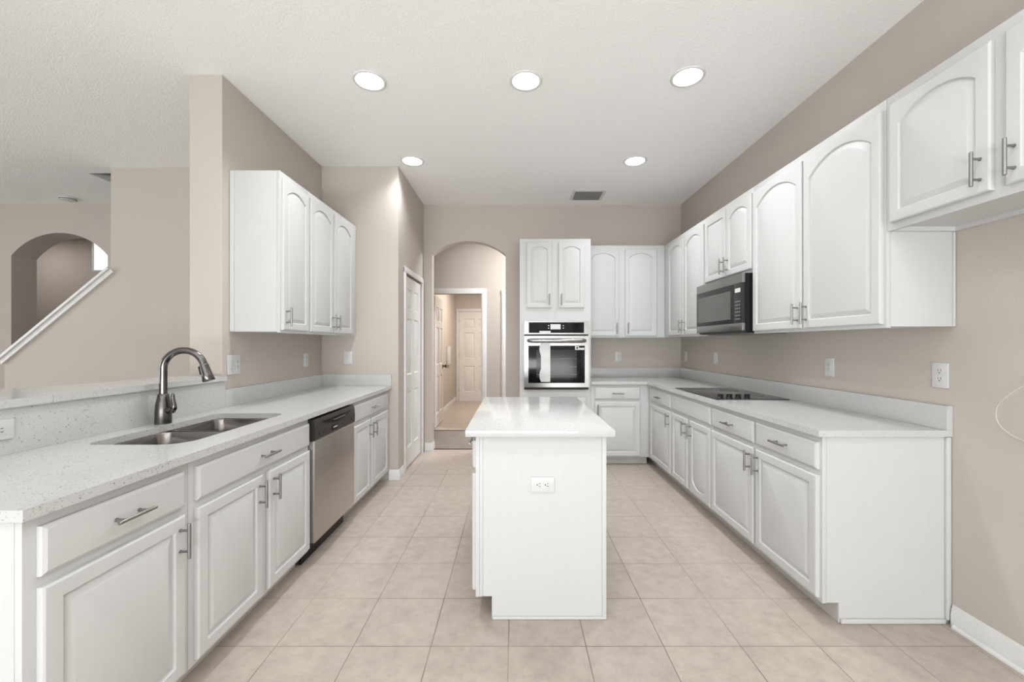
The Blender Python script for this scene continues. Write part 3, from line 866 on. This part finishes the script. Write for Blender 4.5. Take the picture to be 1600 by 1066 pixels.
obj('display', bxo(.652, .725, -.0004, .0008, MH - .135, MH - .104), 'sticker', cpm)
for r_ in range(6):
    for c in range(3):
        z = .098 + r_ * .026; x = .655 + c * .025
        obj('key', bxo(x, x + .016, -.0003, .0008, z, z + .010), 'ventgrey', cpm)
obj('underside_grille', bxo(.05, MW - .05, .08, MD - .05, -.006, -.0005), 'ventgrey', mw)

# ------------------------------------------------------------------ cooktop
CX0, CX1, CY0, CY1 = 1.463, 1.995, 2.992, 3.772
ck = thing('cooktop', 'black glass electric cooktop with four knobs set in the corner-turning counter', 'cooktop', (CX0, CY0, .9148))
obj('glass_top', bxo(0, CX1 - CX0, 0, CY1 - CY0, 0, .006, bev=.0015), 'cookglass', ck)
for (x, y, r) in ((.14, .25, .075), (.39, .25, .10), (.14, .58, .10), (.39, .58, .075)):
    bm = B(); n = 40
    loops(bm, [[(x + q * math.cos(2 * PI * k / n), y + q * math.sin(2 * PI * k / n), z) for k in range(n)] for q, z in ((r, .0061), (r, .0064), (r - .003, .0064), (r - .003, .0061))], False, False)
    obj('burner_ring', bm, 'charcoal', ck)
for k in range(4):
    x = .052 + k * .066
    bm = B()
    lathe(bm, [(.010, .0062), (.023, .0062), (.023, .010), (.019, .013), (.017, .026), (.015, .030), (.004, .0305)], 22, x, .048)
    rot = Matrix.Rotation(.5, 4, 'Z')
    box(bm, x - .021, x + .021, .044, .052, .024, .036, bev=.002)
    obj('knob', bm, 'black', ck)

# ------------------------------------------------------------------ electrical plates
def outlet_parts(root, W, H, kinds):
    """local: plate in x-z, front -y. kinds: list of (kind, cx)"""
    obj('cover_plate', bxo(-W / 2, W / 2, -.007, -.0006, -H / 2, H / 2, bev=.0025), 'plastic', root)
    for kind, cx in kinds:
        if kind == 'duplex':
            for z in (.0195, -.0195):
                bm = B(); pts = rrect(cx - .0165, cx + .0165, z - .0145, z + .0145, .012, 6)
                loops(bm, [[(x, -.0071, q) for x, q in pts], [(x, -.0086, q) for x, q in pts]])
                rc_ = obj('receptacle', bm, 'plastic', root)
                bm = B()
                box(bm, cx - .0075, cx - .0055, -.0092, -.0087, z + .0005, z + .009); box(bm, cx + .0050, cx + .0078, -.0092, -.0087, z + .0005, z + .009)
                tube(bm, [(cx, -.0087, z - .007), (cx, -.0092, z - .007)], .0030, 10)
                obj('slot', bm, 'dark', rc_)
        elif kind == 'rocker':
            obj('rocker', bxo(cx - .0165, cx + .0165, -.0095, -.0071, -.033, .033, bev=.001), 'plastic', root)
            obj('lettering', bxo(cx - .011, cx + .007, -.0098, -.0096, -.030, -.027), 'ventgrey', root)
        elif kind == 'decora':
            obj('insert', bxo(cx - .0165, cx + .0165, -.0088, -.0071, -.033, .033, bev=.0008), 'plastic', root)
            for z in (.016, -.016):
                bm = B()
                box(bm, cx - .0075, cx - .0050, -.0094, -.0089, z, z + .008); box(bm, cx + .0048, cx + .0075, -.0094, -.0089, z, z + .008)
                tube(bm, [(cx, -.0089, z - .006), (cx, -.0094, z - .006)], .0028, 10)
                obj('slot', bm, 'dark', root)
        elif kind == 'tall':
            obj('insert', bxo(cx - .0165, cx + .0165, -.0088, -.0071, -.033, .033, bev=.0008), 'plastic', root)
def plate(name, label, cat, loc, rotz, W, H, kinds, roll=0):
    r = thing(name, label, cat, loc, rotz, 'electrical plates')
    r.rotation_euler = (0, roll, rotz)
    outlet_parts(r, W, H, kinds)
    return r
plate('power_outlet', 'white sideways duplex outlet on the end of the island', 'outlet', (.132, 1.9784, .646), 0, .072, .114, [('duplex', 0)], PI / 2)
plate('power_outlet', 'white sideways outlet in the tall quartz strip under the bar ledge', 'outlet', (XL + .0215, 1.463, 1.010), RL, .072, .118, [('decora', 0)], PI / 2)
plate('switch_plate', 'double white plate with switch and outlet by the end of the bar ledge', 'switch plate', (XL + .0003, 2.745, 1.184), RL, .124, .132, [('rocker', -.03), ('decora', .03)])
plate('power_outlet', 'narrow white outlet below the wide wall cabinet above the dishwasher', 'outlet', (XL + .0003, 3.69, 1.178), RL, .076, .118, [('decora', 0)])
plate('switch_plate', 'blank white plate on the pantry end wall above the counter', 'switch plate', (-1.624, 3.9997, 1.188), 0, .082, .126, [])
plate('power_outlet', 'white outlet on the oven wall beside the oven tower', 'outlet', (1.277, YB - .0003, 1.168), 0, .076, .118, [('decora', 0)])
plate('power_outlet', 'white outlet on the range wall closest to the room corner', 'outlet', (XR - .0003, 4.955, 1.175), RR, .076, .120, [('tall', 0)])
plate('switch_plate', 'white plate on the range wall behind the far part of the cooktop', 'switch plate', (XR - .0003, 4.21, 1.178), RR, .076, .116, [('tall', 0)])
plate('power_outlet', 'white outlet on the range wall below the large wall cabinet', 'outlet', (XR - .0003, 2.685, 1.170), RR, .076, .118, [('decora', 0)])
plate('power_outlet', 'white duplex outlet above the end of the long upstand, beside the bare wall', 'outlet', (XR - .0003, 1.985, 1.170), RR, .075, .120, [('duplex', 0)])

# ------------------------------------------------------------------ cable on the bare wall
cp_ = [(XR - .004, 1.40, 1.22), (XR - .006, 1.52, 1.20), (XR - .03, 1.62, 1.165), (XR - .045, 1.675, 1.115), (XR - .05, 1.712, 1.06), (XR - .05, 1.712, 1.00), (XR - .045, 1.675, .955), (XR - .03, 1.60, .925), (XR - .006, 1.48, .905), (XR - .004, 1.38, .90)]
def smooth(pts, n=6):
    P = [Vector(p) for p in pts]; P = [P[0]] + P + [P[-1]]; out = []
    for i in range(1, len(P) - 2):
        for k in range(n):
            t = k / n; p0, p1, p2, p3 = P[i - 1:i + 3]
            out.append(.5 * (2 * p1 + (p2 - p0) * t + (2 * p0 - 5 * p1 + 4 * p2 - p3) * t * t + (3 * p1 - p0 - 3 * p2 + p3) * t ** 3))
    return out + [P[-1]]
bm = B(); tube(bm, smooth(cp_), .0032, 10); wcb = obj('wall_cable', bm, 'cable', angle=60)
tag(wcb, 'thin grey cable looping out of the bare wall of the fridge space', 'cable')

# ------------------------------------------------------------------ ceiling fittings
def downlight(x, y, label, power=LAMP_W):
    r = thing('recessed_light', label, 'ceiling light', (x, y, CEIL), 0, 'recessed kitchen ceiling lights')
    bm = B(); n = 40
    loops(bm, [[(q * math.cos(2 * PI * k / n), q * math.sin(2 * PI * k / n), z) for k in range(n)] for q, z in ((.108, -.0004), (.108, -.003), (.104, -.007), (.094, -.009), (.088, -.006), (.088, -.0004))], False, False)
    obj('trim_ring', bm, 'trim', r, angle=60)
    bm = B(); lathe(bm, [(.004, -.0052), (.0875, -.0050), (.0875, -.001)], 40); obj('lens', bm, 'lens', r)
    ld = bpy.data.lights.new('lamp', 'AREA'); ld.shape = 'DISK'; ld.size = .16; ld.energy = power; ld.color = (0.95, .985, 1.0); ld.spread = math.radians(125)
    o = bpy.data.objects.new('lamp', ld); COL.objects.link(o); o.parent = r; o.location = (0, 0, -.012)
downlight(-.955, 2.70, 'lit recessed ceiling light in the near row, closest to the sink wall')
downlight(.070, 2.70, 'lit recessed ceiling light in the middle of the near row of three', LAMP_W * .75)
downlight(1.115, 2.66, 'lit recessed ceiling light in the near row, closest to the range wall')
downlight(-.970, 3.88, 'small lit recessed ceiling light by the pantry corner', LAMP_W * .6)
downlight(1.130, 3.88, 'small lit recessed ceiling light farther back, above the cooktop side')

vt = thing('ceiling_vent', 'white framed grey louvred air vent in the ceiling near the oven wall', 'air vent', (.84, 4.79, CEIL))
obj('frame', frame_bm(-.19, .19, -.15, .15, -.0004, .010, .035), 'trim', vt, rot=(PI / 2, 0, 0), loc=(0, 0, -.0005))
obj('backing', bxo(-.155, .155, -.115, .115, -.0012, -.0004), 'dark', vt)
for k in range(9):
    y = -.105 + k * .026
    bm = B(); prism(bm, [(y, -.002), (y + .002, -.002), (y + .014, -.010), (y + .012, -.010)], 'x', -.154, .154); obj('louvre', bm, 'ventgrey', vt)
sd = thing('smoke_detector', 'round white smoke detector on the living room ceiling', 'smoke detector', (-5.28, 4.86, CEIL))
bm = B(); lathe(bm, [(.07, -.0005), (.075, -.001), (.075, -.016), (.066, -.030), (.045, -.036), (.006, -.037)], 36); obj('housing', bm, 'plastic', sd)
bm = B(); n = 36
loops(bm, [[(q * math.cos(2 * PI * k / n), q * math.sin(2 * PI * k / n), z) for k in range(n)] for q, z in ((.0752, -.018), (.0765, -.019), (.0735, -.024), (.0722, -.023))], False, False); obj('slot_ring', bm, 'dark', sd)
